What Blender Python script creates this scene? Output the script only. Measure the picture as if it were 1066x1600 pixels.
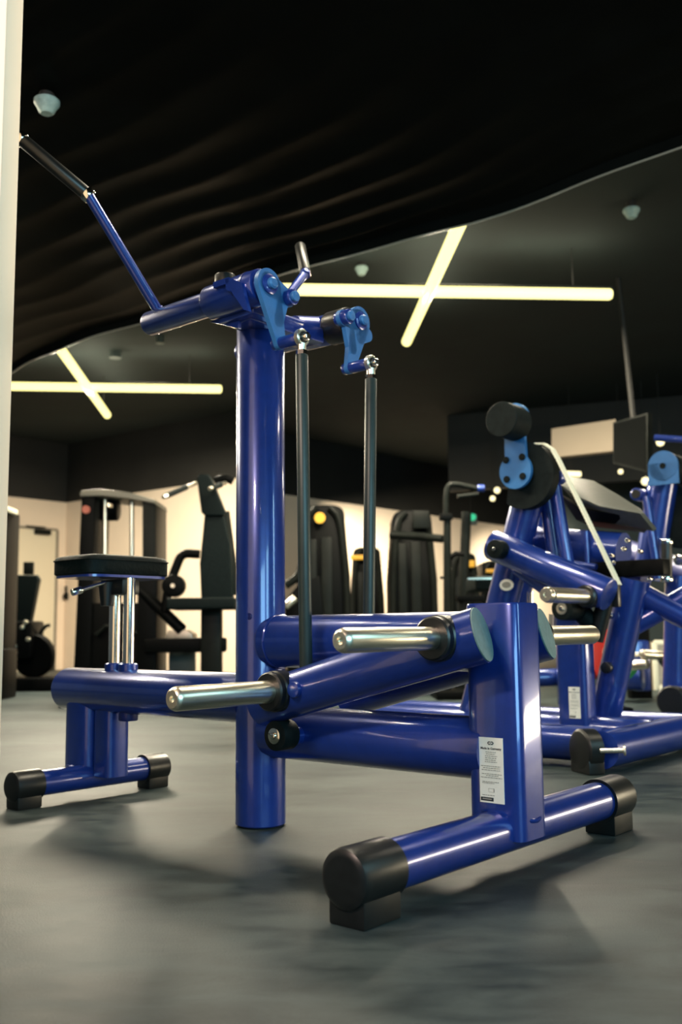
import bpy, bmesh, math, random
from math import sin, cos, pi, radians
from mathutils import Vector as Vc, Matrix, noise
random.seed(4)
S = bpy.context.scene
for o in list(bpy.data.objects): bpy.data.objects.remove(o)
COL = S.collection

# ---------------------------------------------------------------- camera
PITCH, ROLL, FPX, EYE = radians(6.94), radians(.59), 1520.0, Vc((0, 0, .52))
FW = Vc((0, cos(PITCH), sin(PITCH)))
_u0 = Vc((0, -sin(PITCH), cos(PITCH))); _r0 = Vc((1, 0, 0))
RT = _r0*cos(ROLL) - _u0*sin(ROLL)
if RT.z > 0: RT = _r0*cos(ROLL) + _u0*sin(ROLL)
UP = RT.cross(FW)
cd = bpy.data.cameras.new('camera'); cam = bpy.data.objects.new('camera', cd); COL.objects.link(cam)
R3 = Matrix((RT, UP, -FW)).transposed()
cam.matrix_world = Matrix.Translation(EYE) @ R3.to_4x4()
cd.sensor_fit = 'VERTICAL'; cd.sensor_height = 36; cd.lens = 36*FPX/1600; cd.clip_start = .05; cd.clip_end = 80
cd.dof.use_dof = True; cd.dof.focus_distance = 2.35; cd.dof.aperture_fstop = 3.2
S.camera = cam
# ---------------------------------------------------------------- world and view
S.view_settings.view_transform = 'Standard'; S.view_settings.look = 'None'
S.view_settings.gamma = 1; S.view_settings.exposure = 0.0; S.view_settings.use_curve_mapping = False
w = bpy.data.worlds.new('world'); S.world = w; w.use_nodes = True
w.node_tree.nodes['Background'].inputs[0].default_value = (.80, .95, 1.0, 1)
w.node_tree.nodes['Background'].inputs[1].default_value = .10

def area(name, loc, size, energy, color, target=None, spread=180):
    l = bpy.data.lights.new(name, 'AREA'); l.shape = 'RECTANGLE'; l.size, l.size_y = size
    l.energy = energy; l.color = color; l.spread = radians(spread)
    o = bpy.data.objects.new(name, l); COL.objects.link(o); o.location = loc
    d = (Vc(target) - Vc(loc)) if target else Vc((0, 0, -1))
    o.rotation_euler = d.to_track_quat('-Z', 'Y').to_euler()
    return o
WARM = (1, .88, .66); CYAN = (.50, .90, 1.0)
area('offscreen_lamp', (.35, 3.25, 2.80), (1.0, .08), 60, WARM)  # unseen backlight above the frame, added to throw shadows towards the camera
area('offscreen_lamp', (-1.5, 3.2, 2.80), (.08, 1.0), 30, WARM)  # second unseen backlight, added from the left
area('offscreen_lamp', (.1, -.1, 2.90), (3.6, .10), 60, WARM)
area('offscreen_lamp', (-.4, -1.0, 2.9), (2.4, .12), 95, (1, .82, .58), (.2, 2.2, .3))  # unseen warm front fill from behind the camera
area('offscreen_panel', (2.2, -2.7, 2.2), (3.8, 2.6), 300, (.42, .84, 1.0), (0, 2.6, .9))  # unseen cyan panel added for the broad highlight on the post
area('offscreen_panel', (5.2, 3.75, .50), (2.8, .46), 85, (1, .84, .56), (0, 3.3, .5))  # unseen warm panel added for the bright streak along the foot tube
area('offscreen_lamp', (3.6, 1.4, 2.8), (.25, 2.6), 35, CYAN, (0, 2.6, .9))  # unseen cyan fill added from the right
area('offscreen_lamp', (-1.7, .1, 2.5), (.9, .2), 100, (1, .74, .62), (-.9, 1.9, 1.5))  # unseen light added to brighten the pillar
area('offscreen_lamp', (2.9, 3.2, 2.85), (.2, 1.6), 40, WARM)
area('cross_lamp_glow', (.80, 6.8, 2.90), (2.4, .07), 190, WARM)
area('cross_lamp_glow', (.65, 6.8, 2.88), (.07, 2.5), 190, WARM)
area('cross_lamp_glow', (-2.5, 9.5, 2.90), (2.6, .07), 250, WARM)
area('cross_lamp_glow', (-2.5, 9.5, 2.88), (.07, 2.5), 250, WARM)
area('offscreen_lamp', (3.6, 8.5, 2.85), (.3, 2.5), 60, WARM)
for _x, _y in ((.72, 6.8), (-2.5, 9.5)): area('cross_lamp_uplight', (_x, _y, 3.0), (2.4, .05), 10, WARM, (_x, _y, 9)); area('cross_lamp_uplight', (_x, _y, 3.0), (.05, 2.4), 10, WARM, (_x, _y, 9))
area('wall_fill', (-2.9, 11.4, 2.35), (2.6, .2), 14, WARM, (-2.9, 13.2, 1.0))  # unseen fill added to brighten the left part of the back wall
area('wall_fill', (1.2, 13.4, 2.3), (2.8, .2), 110, WARM, (1.6, 16.0, .6), 95)  # unseen fill, turned from the camera, added to brighten the right back wall
area('wall_fill', (3.6, 16.3, 2.3), (1.6, .2), 90, WARM, (3.7, 18.3, .6), 95)  # the same added fill for the far end of that wall
area('offscreen_lamp', (-2.75, 5.0, 2.75), (.12, 1.8), 150, WARM, (-1.8, 5, 0))  # unseen light added to brighten the floor at mid left

# ---------------------------------------------------------------- helpers
def ray(px, py): return FW + RT*((px-533)/FPX) - UP*((py-800)/FPX)
def A(px, py, Y):
    v = ray(px, py); return EYE + v*(Y/v.y)
def Az(px, py, z):
    v = ray(px, py); return EYE + v*((z-EYE.z)/v.z)
TH = radians(-40.5)
U = Vc((cos(TH), sin(TH), 0)); V = Vc((-sin(TH), cos(TH), 0))
O1 = Vc((-.226, 2.711, 0)); O2 = Vc((.853, 3.616, 0))
def local(p, O):
    q = p-O; return Vc((q.dot(U), q.dot(V), q.z))
def ont(px, py, t, O):          # the same for a plane across the machine
    d = ray(px, py); s = ((O-EYE).dot(U)+t)/d.dot(U); return local(EYE+d*s, O)
def onv(px, py, v, O):          # where the sight line meets a machine's own vertical plane v
    d = ray(px, py); s = ((O-EYE).dot(V)+v)/d.dot(V); return local(EYE+d*s, O)

def mat(name, col, rough=.5, metal=0, coat=0, coatr=.1, emit=None, es=0, spec=.5):
    m = bpy.data.materials.new(name); m.use_nodes = True
    b = m.node_tree.nodes['Principled BSDF']
    b.inputs['Base Color'].default_value = (*col, 1); b.inputs['Roughness'].default_value = rough
    b.inputs['Metallic'].default_value = metal; b.inputs['Coat Weight'].default_value = coat
    b.inputs['Coat Roughness'].default_value = coatr; b.inputs['Specular IOR Level'].default_value = spec
    if emit: b.inputs['Emission Color'].default_value = (*emit, 1); b.inputs['Emission Strength'].default_value = es
    return m
def noisy(m, scale, amp, bump=0, detail=6, rough_amp=0, stretch=(1, 1, 1)):
    nt = m.node_tree; b = nt.nodes['Principled BSDF']; n = nt.nodes.new('ShaderNodeTexNoise')
    tc = nt.nodes.new('ShaderNodeTexCoord'); mp = nt.nodes.new('ShaderNodeMapping'); mp.inputs['Scale'].default_value = stretch
    nt.links.new(tc.outputs['Object'], mp.inputs[0]); nt.links.new(mp.outputs[0], n.inputs['Vector'])
    n.inputs['Scale'].default_value = scale; n.inputs['Detail'].default_value = detail; n.inputs['Roughness'].default_value = .6
    c = b.inputs['Base Color'].default_value[:3]
    r = nt.nodes.new('ShaderNodeValToRGB'); r.color_ramp.elements[0].position = .3; r.color_ramp.elements[1].position = .72
    r.color_ramp.elements[0].color = (*[x*(1-amp) for x in c], 1); r.color_ramp.elements[1].color = (*[x*(1+amp) for x in c], 1)
    nt.links.new(n.outputs[0], r.inputs[0]); nt.links.new(r.outputs[0], b.inputs['Base Color'])
    if rough_amp:
        q = nt.nodes.new('ShaderNodeMapRange'); q.inputs[3].default_value = b.inputs['Roughness'].default_value-rough_amp
        q.inputs[4].default_value = b.inputs['Roughness'].default_value+rough_amp
        nt.links.new(n.outputs[0], q.inputs[0]); nt.links.new(q.outputs[0], b.inputs['Roughness'])
    if bump:
        k = nt.nodes.new('ShaderNodeBump'); k.inputs['Strength'].default_value = bump; k.inputs['Distance'].default_value = .01
        nt.links.new(n.outputs[0], k.inputs['Height']); nt.links.new(k.outputs[0], b.inputs['Normal'])
    return m
BLUE = noisy(mat('blue_lacquer', (.009, .034, .225), .28, .28, .8, .07, spec=.6), 30, .10)
PLATE = noisy(mat('light_blue_plate', (.024, .14, .36), .5, .05, .15, .35), 18, .12)
DKBLUE = mat('dark_blue_paint', (.008, .016, .12), .4, .2, .3, .2)
BLACK = noisy(mat('black_plastic', (.006, .007, .007), .36), 60, .3)
RUBBER = noisy(mat('black_rubber', (.006, .009, .009), .62, spec=.3), 40, .3, .1)
GREYP = noisy(mat('machine_grey', (.006, .0075, .0065), .42, 0, spec=.3), 12, .2)
DARKP = mat('machine_black', (.002, .0024, .0024), .45, spec=.18)
CHROME = noisy(mat('brushed_steel', (.92, .86, .70), .31, 1), 8, .12, 0, 6, .08, (40, 1, 1))
MIRROR = mat('polished_chrome', (.85, .82, .74), .10, 1)
ROD = noisy(mat('dark_rod_coating', (.018, .030, .028), .42, .2), 20, .15)
CAP = noisy(mat('grey_end_cap', (.12, .185, .18), .6), 60, .18)
LEATHER = noisy(mat('black_leather', (.004, .0075, .0075), .5, spec=.25), 70, .25, .25)
TAN = noisy(mat('grey_leather', (.075, .08, .068), .42), 40, .15, .1)
WHITE = noisy(mat('sticker_white', (.88, .82, .70), .5), 20, .05)
INK = mat('sticker_ink', (.02, .025, .03), .6)
INKL = mat('sticker_grey_ink', (.33, .30, .25), .6)
WALL = noisy(mat('cream_wall_paint', (.80, .66, .52), .8), 1.2, .05)
DOORM = mat('door_paint', (.70, .62, .47), .5)
for _m in (LEATHER, GREYP, DARKP, RUBBER): _m.node_tree.nodes['Principled BSDF'].inputs['IOR'].default_value = 1.25
SEAM = mat('door_gap', (.22, .19, .15), .7)
BLKWALL = noisy(mat('black_wall_paint', (.013, .0125, .0105), .7), 2, .25)
SLATE = noisy(mat('slate_wall_paint', (.055, .075, .070), .6), 2, .2)
FILM = noisy(mat('black_ceiling_film', (.005, .006, .0055), .28, 0, 0, spec=.10), 3, .2)
FILM.node_tree.nodes['Principled BSDF'].inputs['IOR'].default_value = 1.09
CEIL = noisy(mat('black_ceiling', (.007, .0145, .0130), .95), 1.5, .3)
TUBE = mat('glowing_tube', (.9, .9, .8), .4, emit=(1, .90, .32), es=1.75)
DIMLAMP = mat('small_lamp', (.9, .9, .8), .4, emit=(1, .86, .45), es=1.6)
DET = noisy(mat('detector_plastic', (.32, .45, .42), .45), 40, .2)
YEL = mat('yellow_badge', (.65, .34, .02), .5)
RED = mat('red_plate', (.75, .03, .02), .45)
GREEN = mat('green_sign', (.02, .35, .18), .5, emit=(.03, .75, .38), es=.6)
GREENR = mat('green_rubber', (.02, .28, .08), .5)
BELT = mat('belt', (.72, .70, .55), .5)
ALU = noisy(mat('chequer_aluminium', (.42, .36, .29), .38, .75), 25, .2)
SCREEN = mat('screen_glass', (.003, .0035, .0035), .3, spec=.05)
SCREEN.node_tree.nodes['Principled BSDF'].inputs['IOR'].default_value = 1.12
LCD = mat('counter_display', (.30, .32, .25), .3)

# floor: mottled grey rubber with scratches
FLOOR = mat('grey_rubber_floor', (.10, .11, .10), .5)
nt = FLOOR.node_tree; b = nt.nodes['Principled BSDF']; b.inputs['IOR'].default_value = 1.24
tc = nt.nodes.new('ShaderNodeTexCoord')
def nz(scale, det, st=(1, 1, 1), rot=0):
    m = nt.nodes.new('ShaderNodeMapping'); m.inputs['Scale'].default_value = st; m.inputs['Rotation'].default_value = (0, 0, rot)
    n = nt.nodes.new('ShaderNodeTexNoise'); n.inputs['Scale'].default_value = scale; n.inputs['Detail'].default_value = det
    n.inputs['Roughness'].default_value = .62; n.inputs['Distortion'].default_value = .6
    nt.links.new(tc.outputs['Object'], m.inputs[0]); nt.links.new(m.outputs[0], n.inputs['Vector']); return n
n1 = nz(1.1, 8, (1, 1.8, 1), -.5); n2 = nz(260, 2); n3 = nz(5, 10, (1, 2.5, 1), .2)
r1 = nt.nodes.new('ShaderNodeValToRGB'); e = r1.color_ramp.elements
e[0].position = .43; e[0].color = (.008, .016, .018, 1); e[1].position = .58; e[1].color = (.041, .055, .055, 1)
mx = nt.nodes.new('ShaderNodeMix'); mx.data_type = 'FLOAT'; mx.inputs[0].default_value = .5
nt.links.new(n1.outputs[0], mx.inputs[2]); nt.links.new(n3.outputs[0], mx.inputs[3]); nt.links.new(mx.outputs[0], r1.inputs[0])
vo = nt.nodes.new('ShaderNodeTexVoronoi'); vo.feature = 'DISTANCE_TO_EDGE'; vo.inputs['Scale'].default_value = 2.1
ad = nt.nodes.new('ShaderNodeVectorMath'); ad.operation = 'ADD'; nt.links.new(tc.outputs['Object'], ad.inputs[0]); nt.links.new(n3.outputs[1], ad.inputs[1])
nt.links.new(ad.outputs[0], vo.inputs['Vector'])
cr = nt.nodes.new('ShaderNodeMapRange'); cr.inputs[1].default_value = 0; cr.inputs[2].default_value = .010; cr.inputs[3].default_value = .72; cr.inputs[4].default_value = 1
nt.links.new(vo.outputs[0], cr.inputs[0])
mu = nt.nodes.new('ShaderNodeVectorMath'); mu.operation = 'SCALE'; nt.links.new(r1.outputs[0], mu.inputs[0]); nt.links.new(cr.outputs[0], mu.inputs['Scale'])
nt.links.new(mu.outputs[0], b.inputs['Base Color'])
rr = nt.nodes.new('ShaderNodeMapRange'); rr.inputs[3].default_value = .36; rr.inputs[4].default_value = .62
nt.links.new(n3.outputs[0], rr.inputs[0]); nt.links.new(rr.outputs[0], b.inputs['Roughness'])
bp = nt.nodes.new('ShaderNodeBump'); bp.inputs['Strength'].default_value = .18; bp.inputs['Distance'].default_value = .004
nt.links.new(n2.outputs[0], bp.inputs['Height']); nt.links.new(bp.outputs[0], b.inputs['Normal'])

def frame_of(d):
    d = d.normalized(); a = Vc((0, 0, 1)) if abs(d.z) < .95 else Vc((1, 0, 0))
    x = d.cross(a).normalized(); y = d.cross(x).normalized(); return x, y, d
class MB:
    def __init__(s): s.bm = bmesh.new()
    def lathe(s, p, q, prof, seg=32, cap=True):
        """profile = [(distance from p along pq, radius)]"""
        p = Vc(p); x, y, d = frame_of(Vc(q)-p); rings = []
        for (h, r) in prof:
            if r < 1e-6: rings.append([s.bm.verts.new(p+d*h)])
            else: rings.append([s.bm.verts.new(p+d*h+x*r*cos(2*pi*i/seg)+y*r*sin(2*pi*i/seg)) for i in range(seg)])
        s._skin(rings, cap); return s
    def _skin(s, rings, cap=True):
        for a, b2 in zip(rings, rings[1:]):
            n = max(len(a), len(b2))
            for i in range(n):
                j = (i+1) % n
                f = [a[i % len(a)], a[j % len(a)], b2[j % len(b2)], b2[i % len(b2)]]
                g = []
                for v in f:
                    if v not in g: g.append(v)
                if len(g) > 2: s.bm.faces.new(g)
        if cap:
            for r in (rings[0], rings[-1]):
                if len(r) > 2: s.bm.faces.new(r)
    def cyl(s, p, q, r, r2=None, seg=32, bev=0):
        L = (Vc(q)-Vc(p)).length; r2 = r if r2 is None else r2
        pr = [(0, r), (L, r2)] if not bev else [(0, r-bev), (bev*.3, r-bev*.3), (bev, r), (L-bev, r2), (L-bev*.3, r2-bev*.3), (L, r2-bev)]
        return s.lathe(p, q, pr, seg)
    def pipe(s, pts, r, seg=16, round_=.0, ab=None):
        pts = [Vc(p) for p in pts]
        if round_:
            out = [pts[0]]
            for a, c, e2 in zip(pts, pts[1:], pts[2:]):
                k1 = c+(a-c).normalized()*min(round_, (a-c).length*.45); k2 = c+(e2-c).normalized()*min(round_, (e2-c).length*.45)
                for i in range(7):
                    t = i/6; out.append(k1*(1-t)**2+c*2*t*(1-t)+k2*t*t)
            out.append(pts[-1]); pts = out
        x, y, d = frame_of(pts[1]-pts[0]); rings = []; ra, rb = ab or (r, r)
        for i, p in enumerate(pts):
            d = (pts[min(i+1, len(pts)-1)]-pts[max(i-1, 0)]).normalized()
            x = (x-d*x.dot(d)).normalized(); y = d.cross(x)
            rings.append([s.bm.verts.new(p+x*ra*cos(2*pi*k/seg)+y*rb*sin(2*pi*k/seg)) for k in range(seg)])
        s._skin(rings); return s
    def box(s, c, size, ax=None, bev=0, seg=2):
        c = Vc(c); ax = ax or (Vc((1, 0, 0)), Vc((0, 1, 0)), Vc((0, 0, 1)))
        M = Matrix((ax[0], ax[1], ax[2])).transposed().to_4x4(); M.translation = c
        r = bmesh.ops.create_cube(s.bm, size=1, matrix=M @ Matrix.Diagonal((*size, 1)))
        if bev:
            es = list({e2 for v in r['verts'] for e2 in v.link_edges})
            bmesh.ops.bevel(s.bm, geom=es, offset=bev, segments=seg, affect='EDGES', profile=.6)
        return s
    def prism(s, pts, d, bev=0, seg=2):
        """polygon (3D points) pushed along vector d"""
        d = Vc(d); a = [s.bm.verts.new(Vc(p)) for p in pts]; b2 = [s.bm.verts.new(Vc(p)+d) for p in pts]
        n = len(a); fs = [s.bm.faces.new(a), s.bm.faces.new(b2[::-1])]
        for i in range(n): fs.append(s.bm.faces.new([a[i], b2[i], b2[(i+1) % n], a[(i+1) % n]]))
        if bev:
            es = list({e2 for f in fs[:2] for e2 in f.edges})
            bmesh.ops.bevel(s.bm, geom=es, offset=bev, segments=seg, affect='EDGES', profile=.6, clamp_overlap=True)
        return s
    def build(s, name, m, parent=None, smooth=35, origin=None):
        bmesh.ops.recalc_face_normals(s.bm, faces=s.bm.faces)
        for f in s.bm.faces: f.smooth = True
        for e2 in s.bm.edges:
            if len(e2.link_faces) == 2 and e2.calc_face_angle(0) > radians(smooth): e2.smooth = False
        me = bpy.data.meshes.new(name)
        if origin is not None: bmesh.ops.translate(s.bm, verts=s.bm.verts, vec=-Vc(origin))
        s.bm.to_mesh(me); s.bm.free(); me.materials.append(m)
        o = bpy.data.objects.new(name, me); COL.objects.link(o)
        if parent is not None: o.parent = parent
        return o
def thing(name, label, cat, loc=(0, 0, 0), rz=0, group=None):
    o = bpy.data.objects.new(name, None); COL.objects.link(o); o.location = loc; o.rotation_euler = (0, 0, rz)
    o.empty_display_size = .1
    o['label'] = label; o['category'] = cat
    if group: o['group'] = group
    return o
def struct(o): o['kind'] = 'structure'; return o
def superel(a, b2, n=36, p=3.2, cx=0, cy=0, z=0):
    out = []
    for i in range(n):
        t = 2*pi*i/n; c, s_ = cos(t), sin(t)
        out.append(Vc((cx+a*math.copysign(abs(c)**(2/p), c), cy+b2*math.copysign(abs(s_)**(2/p), s_), z)))
    return out
# in this helper class points of far machines are world points; parents sit at their floor point
class Far:
    def __init__(s, name, label, cat, loc, group=None):
        s.loc = Vc(loc); s.t = thing(name, label, cat, loc, 0, group)
    def part(s, mb, name, m, parent=None):
        o = mb.build(name, m, parent or s.t, origin=s.loc); return o

# ---------------------------------------------------------------- the room
struct(MB().box((2, 8, -.05), (30, 34, .1)).build('floor', FLOOR))
struct(MB().box((2, 8, 3.35), (30, 34, .1)).build('ceiling', CEIL))
# draped glossy film hanging under the ceiling; its edge runs parallel to the machines
bm = bmesh.new(); NU, NV = 220, 240; grid = []
E0 = Vc((.70, 5.19, 0))
for j in range(NV+1):
    row = []
    for i in range(NU+1):
        uu = -9 + 15*i/NU; s_ = (j/NV)**1.35; vv = -s_*7.5
        p = E0+U*uu+V*vv
        wob = .07*sin(uu*.9+.6)+.04*sin(uu*2.3+1.1)+.012*sin(uu*6.1)
        p = p+V*wob*(1-.5*s_)
        nn_ = noise.noise(Vc((uu*.45, vv*.7, 3)))
        ph = vv*24+1.3*sin(uu*.8)+5*nn_
        am = .003+.013*max(0, noise.noise(Vc((uu*.55, vv*.8, 9)))+.25)
        z = 2.85+am*(2*abs(sin(ph*.5))-1)+.03*noise.noise(Vc((uu*.4, vv*.9, 0)))
        if j < 5: z -= .010*(5-j)
        row.append(bm.verts.new((p.x, p.y, z)))
    grid.append(row)
for j in range(NV):
    for i in range(NU): bm.faces.new((grid[j][i], grid[j][i+1], grid[j+1][i+1], grid[j+1][i]))
grid_edge = [v.co.copy() for v in grid[0]]
mb = MB(); mb.bm.free(); mb.bm = bm
film = mb.build('trim_1', FILM, None, 80); struct(film)
HEM = mat('film_hem', (.30, .29, .24), .35)
hem_pts = [grid_edge[i]+Vc((0, 0, -.004)) for i in range(0, NU+1)]
struct(MB().pipe(hem_pts, .007, 8).build('trim_7', HEM))
film.modifiers.new('thick', 'SOLIDIFY').thickness = .012

# cream walls at the back left, black band over them
C0 = A(101, 900, 14.2); C0.z = 0
def vwall(name, a, b2, z0, z1, m, th=.12, away=None):
    a = Vc((a[0], a[1], 0)); b2 = Vc((b2[0], b2[1], 0)); d = (b2-a).normalized(); n = Vc((-d.y, d.x, 0))
    if n.y < 0: n = -n
    c = (a+b2)/2+n*th/2; c.z = (z0+z1)/2
    return struct(MB().box(c, ((b2-a).length, th, z1-z0), (d, n, Vc((0, 0, 1)))).build(name, m))
W1R = A(402, 900, 11.85); WL = A(-120, 900, 12.6); W2L = A(404, 900, 13.2); W2R = A(884, 900, 19.8)
vwall('wall_left', WL, C0, 0, 2.43, WALL); vwall('wall_left_band', WL, C0, 2.43, 3.32, BLKWALL).name = 'trim_2'
vwall('wall_back', C0, W1R, 0, 2.43, WALL); vwall('trim_3', C0, W1R, 2.43, 3.32, BLKWALL)
vwall('wall_back.001', W2L, W2R, 0, 2.43, WALL); vwall('trim_4', W2L, W2R, 2.43, 3.32, BLKWALL)
vwall('wall_back.002', W1R, W2L, 0, 3.05, WALL)
vwall('wall_right', A(868, 900, 14.2), A(1400, 900, 13.0), 0, 3.32, SLATE)
# dark soffit hanging in front of the right part
s1 = A(700, 700, 12.5); s2 = A(1300, 700, 11.0)
vwall('trim_5', s1, s2, 2.30, 3.32, BLKWALL)
# cream bulkhead panel seen under the ceiling
p = [A(862, 670, 9.6), A(962, 655, 9.0), A(962, 704, 9.0), A(862, 715, 9.6)]
PANEL = noisy(mat('bulkhead_paint', (.50, .41, .31), .8), 1.2, .05)
struct(MB().prism(p, Vc((.04, .12, 0))).build('trim_6', PANEL))
# pillar close to the lens, left
pe = A(38, 0, 1.92)
struct(MB().box((pe.x-.35, 1.87, 1.65), (.70, .10, 3.30), None, .006).build('wall_left.001', WALL))
# door in the left wall
dl, dr = A(18, 900, 13.75), A(84, 900, 14.1)
d = (Vc((dr.x-dl.x, dr.y-dl.y, 0))).normalized(); n = Vc((d.y, -d.x, 0))
if n.y > 0: n = -n
W = (Vc((dr.x-dl.x, dr.y-dl.y, 0))).length
base = Vc((dl.x, dl.y, 0))
wn = Vc(((C0-WL).y, -(C0-WL).x, 0)).normalized()
if wn.y > 0: wn = -wn
wd = Vc(((C0-WL).x, (C0-WL).y, 0)).normalized()
def onwall(px, py):                       # point on the left wall under a sight line
    r_ = ray(px, py); s_ = (C0-EYE).dot(wn)/r_.dot(wn); return EYE+r_*s_
a0 = onwall(18, 950); a1 = onwall(84, 950); a0.z = a1.z = 0; W = (a1-a0).length
door = struct(MB().box((a0+a1)/2+wn*.02+Vc((0, 0, 1.0)), (W, .04, 2.0), (wd, wn, Vc((0, 0, 1)))).build('door_1', DOORM))
f = MB()
f.box(a0+wn*.03+Vc((0, 0, 1.0)), (.03, .06, 2.0), (wd, wn, Vc((0, 0, 1)))); f.box(a1+wn*.03+Vc((0, 0, 1.0)), (.03, .06, 2.0), (wd, wn, Vc((0, 0, 1))))
f.box((a0+a1)/2+wn*.03+Vc((0, 0, 2.01)), (W, .06, .03), (wd, wn, Vc((0, 0, 1)))); f.build('door_frame', SEAM, door)
q = onwall(62, 832); MB().box(q+wn*.08, (.24, .07, .07), (wd, wn, Vc((0, 0, 1))), .01).box(onwall(50, 824)+wn*.1, (.30, .03, .02), (wd, wn, Vc((0, 0, 1)))).build('door_closer', GREYP, door)
hb = Far('wall_hook', 'small grey hook and dial on the cream wall left of the seat', 'hook', (onwall(96, 930).x, onwall(96, 930).y, 1.0))
q = onwall(99, 932)+wn*.06
hb.part(MB().cyl(q, q+wn*.04, .05, seg=16), 'knob', GREYP); hb.part(MB().box(q+Vc((0, 0, .08)), (.03, .03, .14), None, .005), 'bar', GREYP)

# ---------------------------------------------------------------- machine one: blue plate loaded pull machine
m1 = thing('pulldown_machine', 'blue plate-loaded pull machine with thick round post, seat and two lever arms, in front', 'gym machine', O1, TH)
def X(mb, name, m, parent=m1, smooth=35): return mb.build(name, m, parent, smooth)
RB = .0685
X(MB().lathe((0, 0, .004), (0, 0, 1), [(0, RB-.003), (.003, RB), (1.372, RB), (1.378, RB-.004)], 64), 'post', BLUE)
X(MB().cyl((0, 0, 0), (0, 0, .006), RB-.006, seg=48), 'post_foot', RUBBER)
# beams
lb = X(MB().cyl((.05, 0, .253), (.74, 0, .253), .0695, seg=48), 'lower_beam', BLUE)
X(MB().cyl((.05, 0, .492), (.74, 0, .492), .0695, seg=48), 'upper_beam', BLUE)
def ring(c, d, r, r2=.004, seg=40):       # weld bead
    c = Vc(c); x, y, dd = frame_of(Vc(d)); pts = []
    mb = MB(); rings = []
    for i in range(seg+1):
        t = 2*pi*i/seg; rr = r+.0012*sin(9*t); pts.append(c+x*rr*cos(t)+y*rr*sin(t))
    return mb.pipe(pts, r2, 6)
X(ring((.078, 0, .492), (1, 0, 0), .0695), 'weld_bead', BLUE)
X(MB().cyl((.02, -.055, .560), (.02, -.066, .560), .010, seg=16, bev=.002), 'plug', DKBLUE)
X(MB().lathe((-.915, 0, .337), (0, 0, .337), [(0, .060), (.003, .0665), (.010, .069), (.88, .069)], 48), 'seat_beam', BLUE)
# front column
mb = MB(); rs = [[mb.bm.verts.new(v) for v in superel(.0685, .058, 48, 5.6, .7725, 0, z)] for z in (.07, .572, .577)]
for v in rs[2]: v.co.x = .7725+(v.co.x-.7725)*.96; v.co.y *= .96
mb._skin(rs); fc = X(mb, 'front_column', BLUE)
X(MB().pipe([v+Vc((0, 0, 0)) for v in [Vc((.7725+.070*cos(t), .060*sin(t), .128-.020*abs(cos(t))**2)) for t in [2*pi*i/32 for i in range(33)]]], .005, 6), 'weld_bead', BLUE)
# sticker
stk = MB().box((.770, -.0588, .2152), (.061, .0012, .139)).build('sticker', WHITE, fc); stk['label'] = 'white maker sticker with printed lines'
def text(body, size, loc, m, parent, rot, bold=False):
    c = bpy.data.curves.new('txt', 'FONT'); c.body = body; c.size = size; c.align_x = 'CENTER'; c.extrude = .0002; c.resolution_u = 2
    if bold: c.offset = size*.018
    o = bpy.data.objects.new('txt', c); COL.objects.link(o); bpy.context.view_layer.update()
    me = bpy.data.meshes.new_from_object(o.evaluated_get(bpy.context.evaluated_depsgraph_get()))
    bpy.data.objects.remove(o); me.materials.clear(); me.materials.append(m)
    t = bpy.data.objects.new('lettering', me); COL.objects.link(t); t.parent = parent; t.location = loc; t.rotation_euler = rot
    return t
def sticker_print(st, cx, y, z0, h, wd_):
    text('Made in Germany', h*.052, (cx, y, z0+h*.815), INK, st, (pi/2, 0, 0), True)
    g = MB()
    k = h/.139
    for (dx, dz, r_) in ((-.0035, 0, .003), (.0035, 0, .003)):        # two-lobed maker's mark
        g.lathe((cx+dx*k*1.0, y, z0+h*.915), (cx+dx*k, y-.0006, z0+h*.915), [(0, r_*1.25*k), (.0006, r_*1.25*k)], 16)
    g.prism([Vc((cx-.0085*k, y, z0+h*.915)), Vc((cx, y, z0+h*.945)), Vc((cx+.0085*k, y, z0+h*.915)), Vc((cx, y, z0+h*.885))], Vc((0, -.0004, 0)))
    em = g.build('emblem', INK, st)
    g = MB()
    for dx in (-.0032, .0032): g.cyl((cx+dx*k, y-.0005, z0+h*.915), (cx+dx*k, y-.0009, z0+h*.915), .0016*k, seg=12)
    g.box((cx, y-.0007, z0+h*.915), (.0008*k, .0004, .010*k)); g.build('emblem_gap', WHITE, st)['kind'] = 'stuff'
    g = MB(); rnd = random.Random(7)
    for zz, x0, x1 in [(.775, -.22, .2), (.745, -.2, .16), (.715, -.24, .25), (.685, -.24, .22), (.655, -.24, .2), (.625, -.26, .24), (.56, -.42, .38), (.53, -.34, .36), (.50, -.40, .36), (.44, -.4, .42), (.415, -.22, .28), (.385, -.44, .44), (.32, -.38, .3), (.30, -.38, .1), (.115, -.4, .1)]:
        x = x0
        while x < x1:
            l = rnd.uniform(.04, .13); e3 = min(x+l, x1)
            g.box((cx+(x+e3)/2*wd_, y, z0+zz*h), ((e3-x)*wd_, .0005, h*.011)); x = e3+.025
    g.build('printed_lines', INKL, st)['kind'] = 'stuff'
    g = MB().box((cx-.20*wd_, y, z0+.055*h), (.52*wd_, .0006, h*.055)); g.build('printed_block', INK, st)
    g = MB().box((cx-.20*wd_, y-.0004, z0+.057*h), (.38*wd_, .0005, h*.018))
    g.build('printed_bar', INKL, st)
    g = MB()
    for a_, b_, w_, h_ in ((-.02, .22, .22, .004), (-.02, .165, .22, .004), (-.13, .193, .006, .055), (.09, .193, .035, .055)):
        g.box((cx+a_*wd_, y, z0+b_*h), (w_*wd_, .0005, h_*h))
    g.build('pictogram', INKL, st)
sticker_print(stk, .770, -.0597, .1457, .139, .061)
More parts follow.
